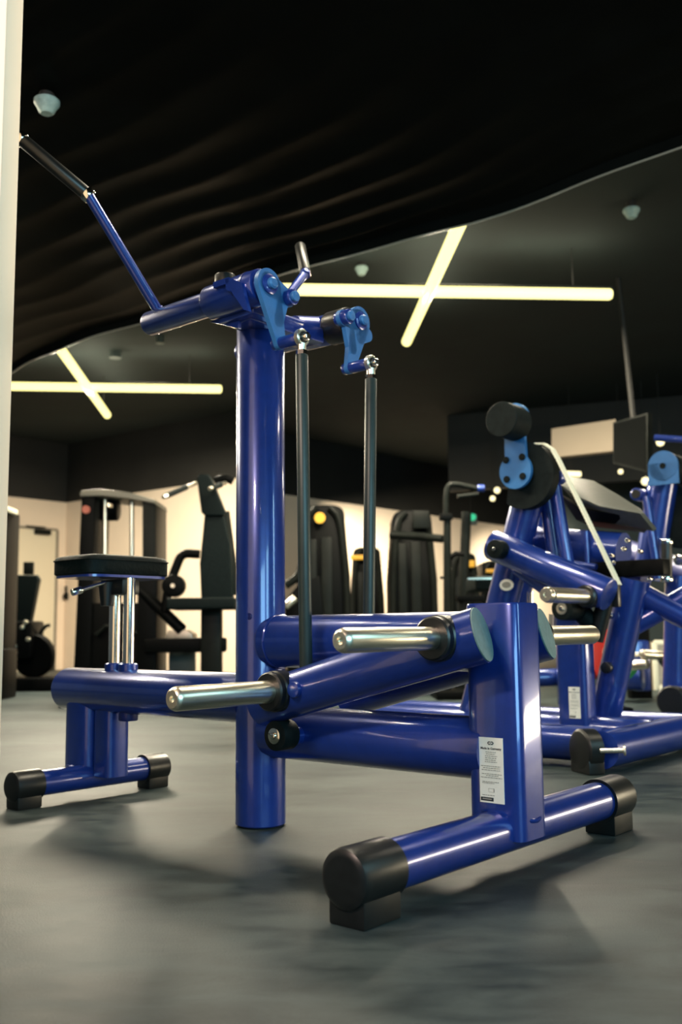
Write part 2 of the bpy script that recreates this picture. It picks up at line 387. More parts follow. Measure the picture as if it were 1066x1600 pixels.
# front crossbar with rubber caps and pads
def crossbar(t, v0, v1, z, r, capL, par=m1):
    cb = X(MB().cyl((t, v0+.02, z), (t, v1-.02, z), r, seg=48), 'foot_tube', BLUE, par)
    for a_, s_ in ((v0, 1), (v1, -1)):
        c = MB().lathe((t, a_, z), (t, a_+s_, z), [(0, r-.008), (.001, r-.002), (.006, r+.005), (.016, r+.0075), (capL, r+.0075), (capL, r-.001)], 40)
        c.box((t, a_+s_*capL*.52, (z-r*.4)/2), (r*1.75, capL*.86, z-r*.4), None, .005)
        X(c, 'rubber_cap', BLACK, par)
    return cb
crossbar(.7725, -.565, .56, .083, .047, .125)
# rear foot with two short columns
crossbar(-.755, -.30, .285, .066, .038, .095)
mb = MB(); rs = [[mb.bm.verts.new(v) for v in superel(.066, .045, 40, 3, -.797, -.012, z)] for z in (.07, .34)]; mb._skin(rs); X(mb, 'rear_column', BLUE)
mb = MB(); rs = [[mb.bm.verts.new(v) for v in superel(.046, .045, 40, 3.5, -.686, .012, z)] for z in (.07, .34)]; mb._skin(rs); X(mb, 'rear_column', BLUE)
X(MB().pipe([Vc((-.797+.07*cos(t), -.012+.048*sin(t), .098-.012*cos(t)**2)) for t in [2*pi*i/24 for i in range(25)]], .004, 6), 'weld_bead', BLUE)
X(MB().cyl((-.585, 0, .247), (-.585, 0, .30), .030, seg=24, bev=.004), 'lock_socket', DKBLUE)
# seat post
for k, t in enumerate((-.662, -.589)):
    sp = X(MB().cyl((t, 0, .26), (t, 0, .692 if k else .655), .0185, seg=32), 'seat_tube', MIRROR)
    MB().lathe((t, 0, .385), (t, 0, 1), [(0, .030), (.036, .030), (.040, .025)], 32).build('collar', BLUE, sp)
sb = MB(); sb.box((-.64, 0, .664), (.12, .07, .05), None, .01); sb.cyl((-.66, -.035, .68), (-.66, -.035, .605), .028, .018, 20)
X(sb, 'seat_bracket', BLACK)
a_ = onv(112, 926, -.16, O1); b_ = onv(165, 910, -.05, O1)
lv = X(MB().cyl(b_, a_.lerp(b_, .25), .006, seg=16), 'adjust_lever', MIRROR)
MB().cyl(a_.lerp(b_, .30), a_, .0115, seg=20, bev=.003).build('grip', MIRROR, lv)
X(MB().prism(superel(.108, .158, 40, 6, -.69, .005, .693), (0, 0, .008)), 'seat_plate', BLUE)
mb = MB(); rs = []
for z, k in ((.701, .97), (.706, 1.0), (.748, 1.0), (.755, .985), (.760, .95), (.7645, .80), (.7675, .4)):
    rs.append([mb.bm.verts.new(v) for v in superel(.113*k, .166*k, 48, 5.5, -.69, .005, z)])
mb._skin(rs); st = X(mb, 'seat_pad', LEATHER)
MB().pipe([v for v in superel(.1145, .1675, 48, 5.5, -.69, .005, .7475)]+[superel(.1145, .1675, 48, 5.5, -.69, .005, .7475)[0]], .0022, 6).build('piping', LEATHER, st)

# top bracket over the post
tb = MB()
tb.box((.035, .03, 1.385), (.10, .30, .045), None, .006)
X(tb, 'top_bracket', BLUE)
g = MB()
q_ = lambda px, py, v=-.214: onv(px, py, v, O1)
g.prism([q_(357, 434), q_(377, 441), q_(388, 486), q_(381, 484), q_(359, 452)], Vc((0, .012, 0)))
g.prism([q_(333, 441), q_(357, 433), q_(357, 442), q_(333, 450)], Vc((0, .16, 0)))
g.prism([q_(352, 436), q_(358, 434), q_(360, 456), q_(353, 452)], Vc((0, .15, 0)))
g.prism([q_(328, 503, -.13), q_(372, 490, -.13), q_(372, 513, -.13)], Vc((0, .012, 0)))
X(g, 'gusset', BLUE)
g = MB(); kq = onv(352, 435, -.08, O1); g.cyl(kq-Vc((0, 0, .06)), kq+Vc((0, 0, .01)), .030, seg=24, bev=.004); X(g, 'bumper_cap', BLACK)
PIV = {-1: (-.155, 1.427), 1: (.222, 1.418)}
X(MB().cyl((.03, .03, 1.395), (.03, .16, 1.405), .034, seg=28), 'cross_tube', BLUE)
for sd, (pv, pz) in PIV.items():
    fr = -.315
    if sd < 0:
        hs = MB().cyl((-.035, pv, pz), (.165, pv, pz), .048, seg=40, bev=.003)
        hs.box((.05, pv+.06, pz-.035), (.14, .10, .05), None, .005); X(hs, 'bearing_housing', BLUE)
        X(MB().cyl((.120, pv, pz), (.128, pv, pz), .0495, seg=40), 'housing_ring', DKBLUE)
    else:
        hs = MB().cyl((-.03, pv, pz), (.075, pv, pz), .046, seg=40, bev=.003)
        hs.cyl((.02, .12, 1.405), (.035, pv, pz), .040, .046, 28); X(hs, 'bearing_housing', BLUE)
        X(MB().cyl((.075, pv, pz), (.150, pv, pz), .050, seg=40, bev=.004), 'bearing_sleeve', BLACK)
    sh = X(MB().lathe((fr, pv, pz), (.2, pv, pz), [(0, .026), (.003, .032), (.010, .0355), (.50, .0355)], 40), 'pivot_shaft', BLUE)
    # handle arm
    b0 = Vc((-.265, pv, pz+.025))
    if sd < 0: e1 = ont(139, 306, -.275, O1); e2_ = ont(35, 219, -.38, O1)
    else: e1 = ont(477, 427, -.275, O1); e2_ = ont(469, 384, -.34, O1)
    gv = e2_-e1
    X(MB().cyl(b0, e1, .0150, seg=24), 'handle_arm', BLUE)
    X(ring(b0+(e1-b0).normalized()*.012, e1-b0, .0155, .003, 20), 'weld_bead', BLUE)
    gd = gv.normalized()
    gr = X(MB().cyl(e1+gd*.008, e1+gv, .0190, seg=28, bev=.003), 'grip', BLACK)
    if sd < 0:
        MB().cyl(e1-gd*.006, e1+gd*.012, .0215, seg=28, bev=.002).build('grip_ring', MIRROR, gr)
        MB().cyl(e1+gv-gd*.004, e1+gv+gd*.014, .0215, seg=28, bev=.002).build('grip_ring', MIRROR, gr)
    else:
        MB().cyl(e1-gd*.012, e1+gd*.008, .018, seg=28, bev=.002).build('grip_ring', BLUE, gr)
    # crank plate, hanging inwards; outline in (v, z) round the pivot
    def hull(circs, n=48):
        pts = [(cv+r*cos(2*pi*i/n), cz+r*sin(2*pi*i/n)) for cv, cz, r in circs for i in range(n)]
        pts = sorted(set(pts)); out = []
        for seq in (pts, pts[::-1]):
            part = []
            for p in seq:
                while len(part) > 1 and (part[-1][0]-part[-2][0])*(p[1]-part[-2][1])-(part[-1][1]-part[-2][1])*(p[0]-part[-2][0]) <= 0: part.pop()
                part.append(p)
            out += part[:-1]
        return out
    i_ = -sd                     # inward direction
    t0 = .176; cbot = (i_*.045, -.150); cb = (i_*.072, -.020 if sd < 0 else -.008)
    pl = MB()
    for cs in ([(0, 0, .043), (cbot[0], cbot[1], .017)], [(0, 0, .034), (cb[0], cb[1], .024)], [(i_*.05, cb[1]-.02, .02), (i_*.036, -.09, .018)] ):
        h_ = hull(cs); pl.prism([Vc((t0, pv+x*1, pz+y)) for x, y in h_], Vc((.014, 0, 0)))
    if sd > 0: pl.prism([Vc((t0, pv+x, pz+y)) for x, y in hull([(.035, -.035, .020), (.0, -.05, .02)])], Vc((.014, 0, 0)))
    cp = X(pl, 'crank_plate', PLATE)
    MB().lathe((t0+.012, pv, pz), (t0+1, pv, pz), [(0, .027), (.006, .027), (.009, .020)], 32).build('washer', BLUE, cp)
    MB().lathe((t0+.018, pv, pz), (t0+1, pv, pz), [(0, .0155), (.012, .0155), (.016, .011)], 24).build('bolt_head', PLATE, cp)
    sx = X(MB().cyl((t0-.012, pv+cb[0], pz+cb[1]), (t0+.034, pv+cb[0], pz+cb[1]), .022, seg=28, bev=.003), 'stop_boss', BLUE)
    MB().cyl((t0+.033, pv+cb[0], pz+cb[1]), (t0+.044, pv+cb[0], pz+cb[1]), .0145, seg=24, bev=.002).build('boss_cap', PLATE, sx)
    s2_ = X(MB().cyl((t0-.012, pv+cbot[0], pz+cbot[1]), (t0+.074, pv+cbot[0], pz+cbot[1]), .0165, seg=28, bev=.002), 'crank_pin', BLUE)
    # rod end
    rc = Vc((t0+.086, pv+cbot[0], pz+cbot[1]))
    re = MB(); re.lathe(rc-Vc((.008, 0, 0)), rc+Vc((1, 0, 0)), [(0, .021), (.002, .023), (.014, .023), (.016, .021)], 32)
    re.cyl(rc-Vc((0, 0, .016)), rc-Vc((0, 0, .040)), .012, seg=20)
    reo = X(re, 'rod_end', CHROME)
    MB().cyl(rc+Vc((-.012, 0, 0)), rc+Vc((.024, 0, 0)), .0105, seg=20, bev=.002).build('rod_end_bolt', MIRROR, reo)
    MB().cyl(rc+Vc((.018, 0, 0)), rc+Vc((.0255, 0, 0)), .0065, seg=6).build('socket', BLACK, reo)
    MB().lathe(rc+Vc((.007, 0, 0)), rc+Vc((1, 0, 0)), [(0, .0155), (.0022, .0155), (.0022, .009)], 28).build('bearing_gap', BLACK, reo)
    MB().cyl(rc-Vc((0, 0, .034)), rc-Vc((0, 0, .048)), .0150, seg=6).build('lock_nut', MIRROR, reo)
    # rod down to the lever
    bt = Vc((.285, -.125, .43)) if sd < 0 else Vc((.285, .120, .43))
    X(MB().cyl(rc-Vc((0, 0, .046)), bt, .0165 if sd < 0 else .0165, seg=28, bev=.002), 'push_rod', ROD)

# the two weight levers
for sd in (-1, 1):
    tcap, zcap, tend, zend = (.795, .508, .135, .335) if sd < 0 else (.812, .508, .20, .343)
    y0, y1 = sd*.125, sd*(.130 if sd < 0 else .135)
    a = Vc((tend, y1, zend)); c = Vc((tcap, y0, zcap)); dd = (c-a).normalized()
    # tube with the end towards the front cut at a slant
    mb = MB(); rings = []; x, y, _ = frame_of(dd); nrm = Vc((cos(radians(17*1)), sin(radians(17)), .0)); nrm = (nrm+Vc((0, 0, .27))).normalized()
    for k, base_ in enumerate((a, a+dd*.004, a+dd*.3, c)):
        rg = []
        for i in range(44):
            r_ = (.052, .056, .058, .0615)[k]; q = base_+x*r_*cos(2*pi*i/44)+y*r_*sin(2*pi*i/44)
            if k == 3: q = q+dd*((c-q).dot(nrm)/dd.dot(nrm))
            rg.append(mb.bm.verts.new(q))
        rings.append(rg)
    rim = [v.co.copy() for v in rings[-1]]
    mb._skin(rings); lever = X(mb, 'weight_lever', BLUE)
    mb = MB(); inner = [c+(p-c)*.97+nrm*.0005 for p in rim]; mb.prism(inner, nrm*.003); mb.build('end_plug', CAP, lever)
    # horns
    out = Vc((0, sd, 0))
    for fr_, rr, L in ((.89, .0245, .335), (.155, .0275, .335)):
        b0 = a.lerp(c, fr_)+Vc((0, 0, .012))
        if sd > 0 and fr_ < .5: L = .30
        cl = MB().lathe(b0+out*.030, b0+out, [(0, .050), (.030, .050), (.034, .047), (.048, .047), (.052, .043)], 40).build('collar', BLACK, lever)
        MB().lathe(b0+out*.045, b0+out*2, [(0, rr), (L-.012, rr), (L-.004, rr-.003), (L, rr-.008), (L, .008), (L-.008, .007), (L-.008, 0)], 40).build('weight_horn', CHROME, lever)
    if sd < 0:
        b0 = a.lerp(c, .26)+out*.046
        MB().cyl(b0, b0+out*.022, .019, seg=24, bev=.003).build('boss', BLUE, lever)
        # pivot plates under the lever
    b0 = a.lerp(c, .93)
    X(MB().cyl(Vc((b0.x, sd*.05, b0.z-.02)), Vc((b0.x, sd*.15, b0.z-.02)), .03, seg=24), 'lever_pivot', DKBLUE)
# lever stop with rubber roller
X(MB().cyl((.205, -.05, .255), (.205, -.125, .255), .022, seg=24), 'stop_bracket', BLUE)
bp_ = X(MB().cyl((.205, -.100, .262), (.205, -.155, .262), .037, seg=40, bev=.003), 'stop_roller', RUBBER)
MB().cyl((.205, -.153, .262), (.205, -.158, .262), .020, seg=28, bev=.001).build('washer', MIRROR, bp_)
MB().cyl((.205, -.157, .262), (.205, -.164, .262), .0085, seg=20, bev=.001).build('screw', MIRROR, bp_)

# ---------------------------------------------------------------- machine two: blue curl machine behind, right
m2 = thing('curl_machine', 'blue curl machine with black cam, pale strap and sloping pad, right of the front column', 'gym machine', O2, TH)
def Y(mb, name, m, parent=m2, smooth=35): return mb.build(name, m, parent, smooth)
def P2(px, py, v): return onv(px, py, v, O2)
def T2(name, a, b2, r, m=BLUE, seg=32, **k): return Y(MB().cyl(a, b2, r, seg=seg, **k), name, m)
Y(MB().cyl((.075, .03, .082), (.075, 1.10, .082), .068, seg=40), 'foot_tube', BLUE)
cdv = Vc((.52, .854, 0)); cq = P2(905, 1178, -.02); cq.z = .082
c = MB().lathe(cq, cq+cdv, [(0, .064), (.003, .070), (.008, .075), (.060, .075), (.060, .06)], 40)
c.box(Vc((cq.x, cq.y, .03))+cdv*.033, (.064, .125, .058), (cdv, Vc((-cdv.y, cdv.x, 0)), Vc((0, 0, 1))), .005); Y(c, 'rubber_cap', BLACK)
ab = P2(938, 1173, -.02); ab2 = ab+Vc((.075, .035, .003))
sc = Y(MB().cyl(ab, ab2, .009, seg=16), 'anchor_bolt', CHROME)
MB().lathe(ab2-(ab2-ab)*.05, ab2+(ab2-ab), [(0, .012), (.002, .019), (.008, .019), (.010, .012)], 24).build('bolt_head', CHROME, sc)
for v_, z_ in ((.14, .086), (.58, .082), (.92, .082)):
    T2('base_beam', (-1.6, v_, z_), (.04, v_, z_), .066)
# label column
lc0 = -.283; lv_ = .56
mb = MB(); rs = [[mb.bm.verts.new(v) for v in superel(.071, .055, 40, 4, lc0, lv_, z)] for z in (.10, .62)]; mb._skin(rs); lc = Y(mb, 'label_column', BLUE)
q0 = P2(888.5, 1073, lv_-.056); q1 = P2(908, 1123, lv_-.056)
wS = q1.x-q0.x; hS = q0.z-q1.z
st2 = MB().box(((q0.x+q1.x)/2, lv_-.0563, (q0.z+q1.z)/2), (wS, .0012, hS)).build('sticker', WHITE, lc); st2['label'] = 'white printed sticker'
sticker_print(st2, (q0.x+q1.x)/2, lv_-.0572, q1.z, hS, wS)
# slanting uprights
T2('slant_column', P2(946, 1118, .72), P2(992, 905, .72), .066)
kb = P2(951, 1043, .645); Y(MB().cyl(kb, kb-Vc((0, .03, 0)), .024, seg=24, bev=.003), 'plug', BLACK)
kb = P2(956, 962, .64); Y(MB().cyl(kb, kb-Vc((0, .03, 0)), .014, seg=20, bev=.003), 'bolt', MIRROR)
T2('branch_tube', P2(985, 920, .74), P2(1110, 985, .85), .050)
T2('branch_tube', P2(975, 985, .74), P2(1085, 925, .85), .045)
T2('main_upright', P2(742, 1115, .62), P2(829, 765, .62), .073)
T2('back_upright', P2(812, 950, .95), P2(862, 745, .95), .040)
bd = P2(793, 914, .545); e_ = MB(); e_.prism([bd+Vc((.036*cos(t), -.004, .026*sin(t))) for t in [2*pi*i/28 for i in range(28)]], Vc((0, -.004, 0)))
bdg = Y(e_, 'badge', WHITE); e_ = MB(); e_.prism([bd+Vc((.022*cos(t), -.009, .014*sin(t))) for t in [2*pi*i/20 for i in range(20)]], Vc((0, -.001, 0))); e_.build('emblem', INKL, bdg)
# lever tube with roller, horn and pulley bolt
la, lbp = P2(770, 851, .44), P2(952, 930, .44)
lt = Y(MB().cyl(la, lbp, .068, seg=40, bev=.006), 'weight_lever', BLUE)
rq = P2(784, 859, .38)
rl = MB().cyl(rq, rq-Vc((0, .06, 0)), .041, seg=32, bev=.003).build('roller', RUBBER, lt)
MB().cyl(rq-Vc((0, .058, 0)), rq-Vc((0, .068, 0)), .009, seg=16, bev=.001).build('screw', MIRROR, rl)
hn = P2(918, 932, .375)
MB().lathe(hn+Vc((0, .03, 0)), hn-Vc((0, 1, 0)), [(0, .046), (.05, .046), (.055, .040)], 32).build('collar', BLACK, lt)
MB().lathe(hn, hn-Vc((0, 1, 0)), [(0, .030), (.335, .030), (.347, .026), (.347, .01), (.341, .008), (.341, 0)], 32).build('weight_horn', CHROME, lt)
MB().cyl(hn-Vc((0, .318, 0)), hn-Vc((0, .325, 0)), .0325, seg=32).build('horn_ring', MIRROR, lt)
pb = P2(878, 951, .33); pm = Y(MB().cyl(pb+Vc((0, .15, 0)), pb, .048, seg=32, bev=.004).cyl(pb+Vc((0, .15, 0)), P2(925, 975, .50), .04, seg=20), 'pulley_mount', RUBBER)
MB().lathe(pb+Vc((0, .002, 0)), pb-Vc((0, 1, 0)), [(0, .024), (.005, .024), (.005, .018), (.003, .017)], 28).build('washer', CHROME, pm)
MB().cyl(pb, pb-Vc((0, .012, 0)), .010, seg=20, bev=.002).build('pulley_bolt', MIRROR, pm)
T2('link_plate', P2(950, 925, .50), P2(930, 1000, .50), .035, BLACK)
T2('link_tube', P2(812, 890, .55), P2(900, 950, .50), .035)
T2('guide_rod', P2(829, 925, .75), P2(829, 1075, .75), .014, MIRROR)
T2('guide_rod', P2(866, 960, .62), P2(866, 1000, .62), .024, CHROME)
# cam, arm, counterweight
cc = P2(818, 743, .50); pts = []
cr_ = .150
for i in range(40):
    t = radians(-128+238*i/39); pts.append(cc+Vc((cr_*cos(t), 0, cr_*sin(t))))
cm = MB().prism(pts, Vc((0, .055, 0)), .004); cam_ = Y(cm, 'cam_disc', RUBBER)
cpts = [cc+Vc((.13*cos(radians(-95+150*i/20)), -.002, .13*sin(radians(-95+150*i/20)))) for i in range(21)]
cpt = P2(805, 736, .46)
cp = MB()
circ = [cpt+Vc((.080*cos(radians(t)), 0, .080*sin(radians(t)))) for t in range(127, 127+287, 7)]
arm_t = P2(822, 655, .46); aw = .056
circ = [p for p in circ]
cp.prism(circ+[Vc((cpt.x+.052, cpt.y, arm_t.z+.02)), Vc((cpt.x-.050, cpt.y, arm_t.z+.02))], Vc((0, .018, 0)), .002)
cpo = Y(cp, 'cam_plate', PLATE)
for px, py in ((791, 719), (816, 714), (792, 749), (817, 744)):
    q = P2(px, py, .458); MB().cyl(q+Vc((0, .004, 0)), q-Vc((0, .004, 0)), .0155, seg=20, bev=.001).build('bolt', RUBBER, cpo)
cw = P2(783, 655, .34)
cwo = Y(MB().lathe(cw, cw+Vc((0, 1, 0)), [(0, .076), (.003, .079), (.13, .079), (.133, .076)], 48), 'counterweight', RUBBER)
cwb = P2(803, 655, .46)
Y(MB().cyl(cwb+Vc((0, 0, 0)), cwb+Vc((0, .018, 0)), .073, seg=40), 'weight_plate', PLATE)
# strap
bl = [P2(838, 694, .52), P2(852, 694, .52), P2(864, 702, .52), P2(874, 720, .52), P2(968, 914, .52)]
mb = MB(); seg_ = []
full = []
for a, c in zip(bl, bl[1:]):
    n_ = max(2, int((c-a).length/.008))
    full += [a.lerp(c, i/n_) for i in range(n_)]
full.append(bl[-1])
rings = []
for i, p in enumerate(full):
    d = (full[min(i+1, len(full)-1)]-full[max(i-1, 0)]).normalized(); nn = Vc((d.z, 0, -d.x)); tk = .003+.0014*(i % 2)
    rings.append([mb.bm.verts.new(p+Vc((0, a_, 0))*1+nn*b_) for a_, b_ in ((-.019, -tk), (.019, -tk), (.019, tk), (-.019, tk))])
mb._skin(rings); Y(mb, 'strap', BELT, m2, 20)
Y(MB().box(P2(960, 930, .52), (.05, .03, .10), None, .006), 'strap_clamp', BLACK)
# struts behind the strap
T2('strut', P2(866, 752, .60), P2(889, 888, .60), .028)
T2('strut', P2(852, 770, .68), P2(870, 900, .68), .030)
hb_ = P2(869, 745, .58); Y(MB().cyl(hb_, hb_+Vc((0, .05, 0)), .03, seg=24, bev=.003), 'strut_joint', BLUE)
T2('thin_strut', P2(892, 880, .62), P2(932, 886, .62), .014)
T2('thin_strut', P2(916, 830, .70), P2(920, 900, .70), .012)
T2('cross_tube', P2(832, 850, .80), P2(975, 862, .80), .085)
T2('inner_frame', P2(838, 880, .85), P2(1010, 905, .85), .060, DKBLUE)
Y(MB().box((P2(938, 886, .7)+P2(1030, 892, .7))/2, (.34, .08, .07), None, .008), 'frame_box', DARKP)
bx = MB()
for px, py in ((959, 869), (962, 880), (983, 845), (1003, 862), (977, 858), (1018, 905)):
    q = P2(px, py, .62); bx.cyl(q, q-Vc((0, .02, 0)), .010, seg=12, bev=.002)
Y(bx, 'bolt_set', MIRROR)
# sloping pad
top = [P2(875, 757, .70), P2(893, 770, .70), P2(908, 783, .70), P2(935, 790, .70), P2(1000, 802, .70), P2(1005, 799, .74), P2(999, 793, .80), P2(965, 772, .95), P2(928, 750, 1.0), P2(888, 744, .95)]
nrm = (top[4]-top[1]).cross(top[8]-top[1]).normalized()
if nrm.z > 0: nrm = -nrm
Y(MB().prism(top, Vc((.02, .10, -.075)), .012, 3), 'arm_pad', TAN)
un = [p+Vc((.0, .02, -.03)) for p in top]
Y(MB().prism([P2(872, 770, .72), P2(905, 795, .72), P2(1000, 810, .74), P2(985, 822, .80), P2(900, 812, .80)], Vc((0, .15, -.02)), .006), 'pad_base', DARKP)

# ---------------------------------------------------------------- machine three at the right edge
O3 = A(1062, 1108, 5.05); O3.z = 0
m3 = thing('leg_machine', 'blue machine cut by the right edge, with black-banded round counterweight', 'gym machine', O3, TH)
def P3(px, py, v): return onv(px, py, v, O3)
def Z3(mb, name, m, parent=m3): return mb.build(name, m, parent)
def T3(name, a, b2, r, m=BLUE, **k): return Z3(MB().cyl(a, b2, r, seg=28, **k), name, m)
q = P3(1048, 1096, 0)
Z3(MB().lathe(q, q+Vc((0, 1, 0)), [(0, .07), (.006, .078), (.06, .078)], 32), 'rubber_cap', BLACK)
T3('foot_tube', q+Vc((0, .05, 0)), q+Vc((0, 1.0, 0)), .07)
cwq = P3(1036, 728, .1)
c = MB(); cwo = Z3(MB().cyl(cwq, cwq+Vc((0, .012, 0)), .083, seg=40), 'weight_plate', PLATE)
MB().cyl(cwq-Vc((0, .006, 0)), cwq+Vc((0, .004, 0)), .016, seg=20).build('bolt', RUBBER, cwo)
MB().box(P3(1037, 740, .106), (.165, .012, .12)).build('plate_tab', PLATE, cwo)
Z3(MB().cyl(cwq+Vc((0, .012, 0)), cwq+Vc((0, .20, 0)), .080, seg=40, bev=.003), 'counterweight', RUBBER)
T3('upright', P3(1012, 905, .3), P3(1036, 755, .3), .082)
rj = P3(994, 772, .18); Z3(MB().cyl(rj, rj+Vc((0, .12, 0)), .036, seg=28, bev=.004), 'joint', BLUE)
Z3(MB().cyl(rj-Vc((0, .004, 0)), rj+Vc((0, .01, 0)), .026, seg=24), 'joint_cap', BLACK)
T3('strut', P3(1010, 776, .2), P3(1030, 905, .2), .024)
T3('damper', P3(1042, 850, .2), P3(1042, 905, .2), .030, BLACK)
for yy in (846, 905): Z3(MB().cyl(P3(1042, yy-4, .2), P3(1042, yy+4, .2), .034, seg=24, bev=.002), 'damper_ring', MIRROR)
dk = P3(1062, 800, .32); Z3(MB().cyl(dk, dk+Vc((0, .08, 0)), .20, seg=40, bev=.006), 'cam_disc', RUBBER)
T3('column', P3(1060, 900, .4), P3(1056, 1080, .4), .07)
T3('top_arm', P3(1024, 684, .6), P3(1110, 690, .6), .02)
T3('cross_tube', P3(975, 860, .9), P3(1100, 905, .6), .075, DKBLUE)
jb = P3(1060, 875, .1); Z3(MB().cyl(jb, jb+Vc((0, .05, 0)), .03, seg=20, bev=.003), 'steel_knob', MIRROR)

# ---------------------------------------------------------------- things seen between the blue machines
def simple(mb, name, m, label, cat, loc, group=None):
    o = mb.build(name, m, None, origin=loc); o.location = loc; o['label'] = label; o['category'] = cat
    if group: o['group'] = group
    return o
# red plate standing on edge behind label column
rp = A(938, 1020, 6.2); rt = Far('weight_plate', 'bright red round weight plate on edge behind the curl machine', 'weight plate', (rp.x, rp.y, 0))
rt.part(MB().lathe(rp-U*.03, rp+U*.3, [(0, .15), (.008, .165), (.05, .165), (.058, .15)], 40), 'disc', RED)
rt.part(MB().cyl(rp-U*.04, rp+U*.05, .03, seg=20), 'hub', CHROME)
rt.part(MB().cyl(Vc((rp.x, rp.y, 0)), rp, .02, seg=12).box((rp.x, rp.y, .015), (.3, .3, .03)), 'peg_stand', DARKP)
# low blue machine with two pale horns
q0 = A(990, 1080, 6.9); q0.z = 0
lm = Far('plate_machine', 'low dark blue machine with two pale sleeves behind the curl machine, near the metal case', 'gym machine', q0)
for a, c, r in (((1003, 1022, 6.4), (1052, 1026, 6.5), .030), ((975, 1041, 6.5), (1013, 1037, 6.4), .033), ((970, 1025, 6.9), (998, 1024, 6.9), .022)):
    lm.part(MB().cyl(A(*a), A(*c), r, seg=24, bev=.006), 'weight_horn', CHROME)
lm.part(MB().cyl(A(1046, 1027, 6.5), A(1085, 1050, 6.6), .08, seg=24, bev=.01), 'weight_lever', BLUE)
lm.part(MB().cyl(A(1040, 1020, 6.5), A(1060, 1044, 6.45), .075, seg=24, bev=.01), 'collar', BLACK)
lm.part(MB().cyl(A(1050, 1000, 6.6), A(1080, 1005, 6.6), .05, seg=24, bev=.01), 'joint', BLUE)
lm.part(MB().cyl(A(960, 1056, 7.0), A(1005, 1056, 6.9), .10, seg=24, bev=.01), 'base_tube', BLUE)
lm.part(MB().box(A(1000, 1040, 7.1), (.12, .12, .36), None, .02), 'column', BLUE)
lm.part(MB().box(A(996, 1000, 7.3), (.16, .12, 1.0), None, .02), 'rear_column', DARKP)
g_ = A(979, 1055, 6.6); lm.part(MB().cyl(g_, g_+Vc((.05, 0, .05)), .035, seg=16, bev=.004), 'green_stop', GREENR)
# blue beam seen under first machine's lever, far
q0 = A(850, 1070, 6.4); q0.z = 0
fm = Far('floor_frame', 'blue floor-level tube frame seen under the lever between both columns', 'gym machine', q0)
fm.part(MB().cyl(A(816, 1060, 6.4), A(878, 1058, 6.4), .058, seg=24, bev=.01), 'frame_tube', BLUE)
fm.part(MB().box(A(880, 1055, 6.3), (.07, .10, .40), None, .02), 'frame_post', BLUE)
fm.part(MB().box(A(845, 1066, 6.5), (.40, .10, .03), None, .005), 'foot', DARKP)
# chequer-plate case
ca = A(1026, 1081, 8.2); ca.z = 0
cs = Far('metal_case', 'chequered aluminium case with pale edges at the right edge', 'case', ca)
ct = A(1026, 1004, 8.2); hC = ct.z
wC = .95
cs.part(MB().box((ca.x+wC/2, ca.y+.3, hC/2), (wC, .6, hC)), 'shell', ALU)
g = MB(); nx, nzz = 11, 5
for i in range(nx):
    for j in range(nzz):
        s_ = 1 if (i+j) % 2 else -1
        x_ = ca.x+.09+i*.078; z_ = .07+j*(hC-.1)/nzz
        g.box((x_, ca.y-.004, z_), (.066, .008, .016), (Vc((cos(.8), 0, s_*sin(.8))), Vc((0, 1, 0)), Vc((-s_*sin(.8), 0, cos(.8)))))
tr = cs.part(g, 'tread_bars', MIRROR); tr['kind'] = 'stuff'
g = MB(); 
for x_ in (ca.x, ca.x+wC): g.box((x_, ca.y, hC/2), (.04, .04, hC), None, .006)
for z_ in (.02, hC): g.box((ca.x+wC/2, ca.y, z_), (wC, .04, .04), None, .006)
cs.part(g, 'edge_trim', BELT)

# ---------------------------------------------------------------- black machines at the back
def tower(label, x0, x1, ytop, Yd, yb=None, dp=.5, glass=False, group='black weight towers along the back wall', badge=None, screen_=None):
    xm = (x0+x1)/2; b0 = A(xm, 1000, Yd); b0.z = 0
    t = Far('weight_tower', label, 'gym machine', b0, group)
    ht = A(xm, ytop, Yd).z; hw = (A(x1, 900, Yd)-A(x0, 900, Yd)).length/2; cx, cy = b0.x, b0.y
    # arch-shaped side shells and cover
    def arch(w0, w1, h, n=14):
        pts = [Vc((cx-w0, cy, 0)), Vc((cx-w0*.98, cy, h*.6))]
        for i in range(n+1):
            a = pi-pi*i/n; pts.append(Vc((cx+w1*math.copysign(abs(cos(a))**.55, cos(a)), cy, h-.16*hw/.3*(1-abs(sin(a))**.6))))
        return pts+[Vc((cx+w0*.98, cy, h*.6)), Vc((cx+w0, cy, 0))]
    t.part(MB().prism(arch(hw, hw*.80, ht), Vc((0, dp, 0)), .012), 'shroud', DARKP)
    g = MB()
    for s_ in (-1, 1):
        g.pipe([Vc((cx+s_*hw*.90, cy-.02, 0)), Vc((cx+s_*hw*.82, cy-.02, ht*.62)), Vc((cx+s_*hw*.62, cy-.02, ht*.93)), Vc((cx+s_*hw*.25, cy-.02, ht*.985))], .03, 10, .2)
    t.part(g, 'side_rail', GREYP)
    t.part(MB().box((cx+hw*.12, cy-.015, ht*.42), (hw*.40, .03, ht*.80), None, .01), 'stack_cover', GREYP)
    t.part(MB().box((cx-hw*.42, cy-.012, ht*.42), (hw*.34, .024, ht*.78), None, .01), 'stack_panel', GREYP)
    if badge:
        q = A(badge[0], badge[1], Yd-.08); t.part(MB().cyl(q, q+Vc((0, .03, 0)), badge[2], seg=20) if len(badge) == 3 else MB().box(q, (badge[2], .02, badge[3]), None, .004), 'badge', YEL)
    return t
tower('rounded black weight tower just right of the thick post', 464, 549, 789, 8.8, badge=(500, 809, .05))
tf = tower('black weight tower with a screen and a bar across its top', 609, 686, 797, 8.8, badge=(657, 806, .12, .045))
q = A(658, 812, 8.68); tf.part(MB().box(q, (.15, .05, .16), None, .01), 'console', GREYP)
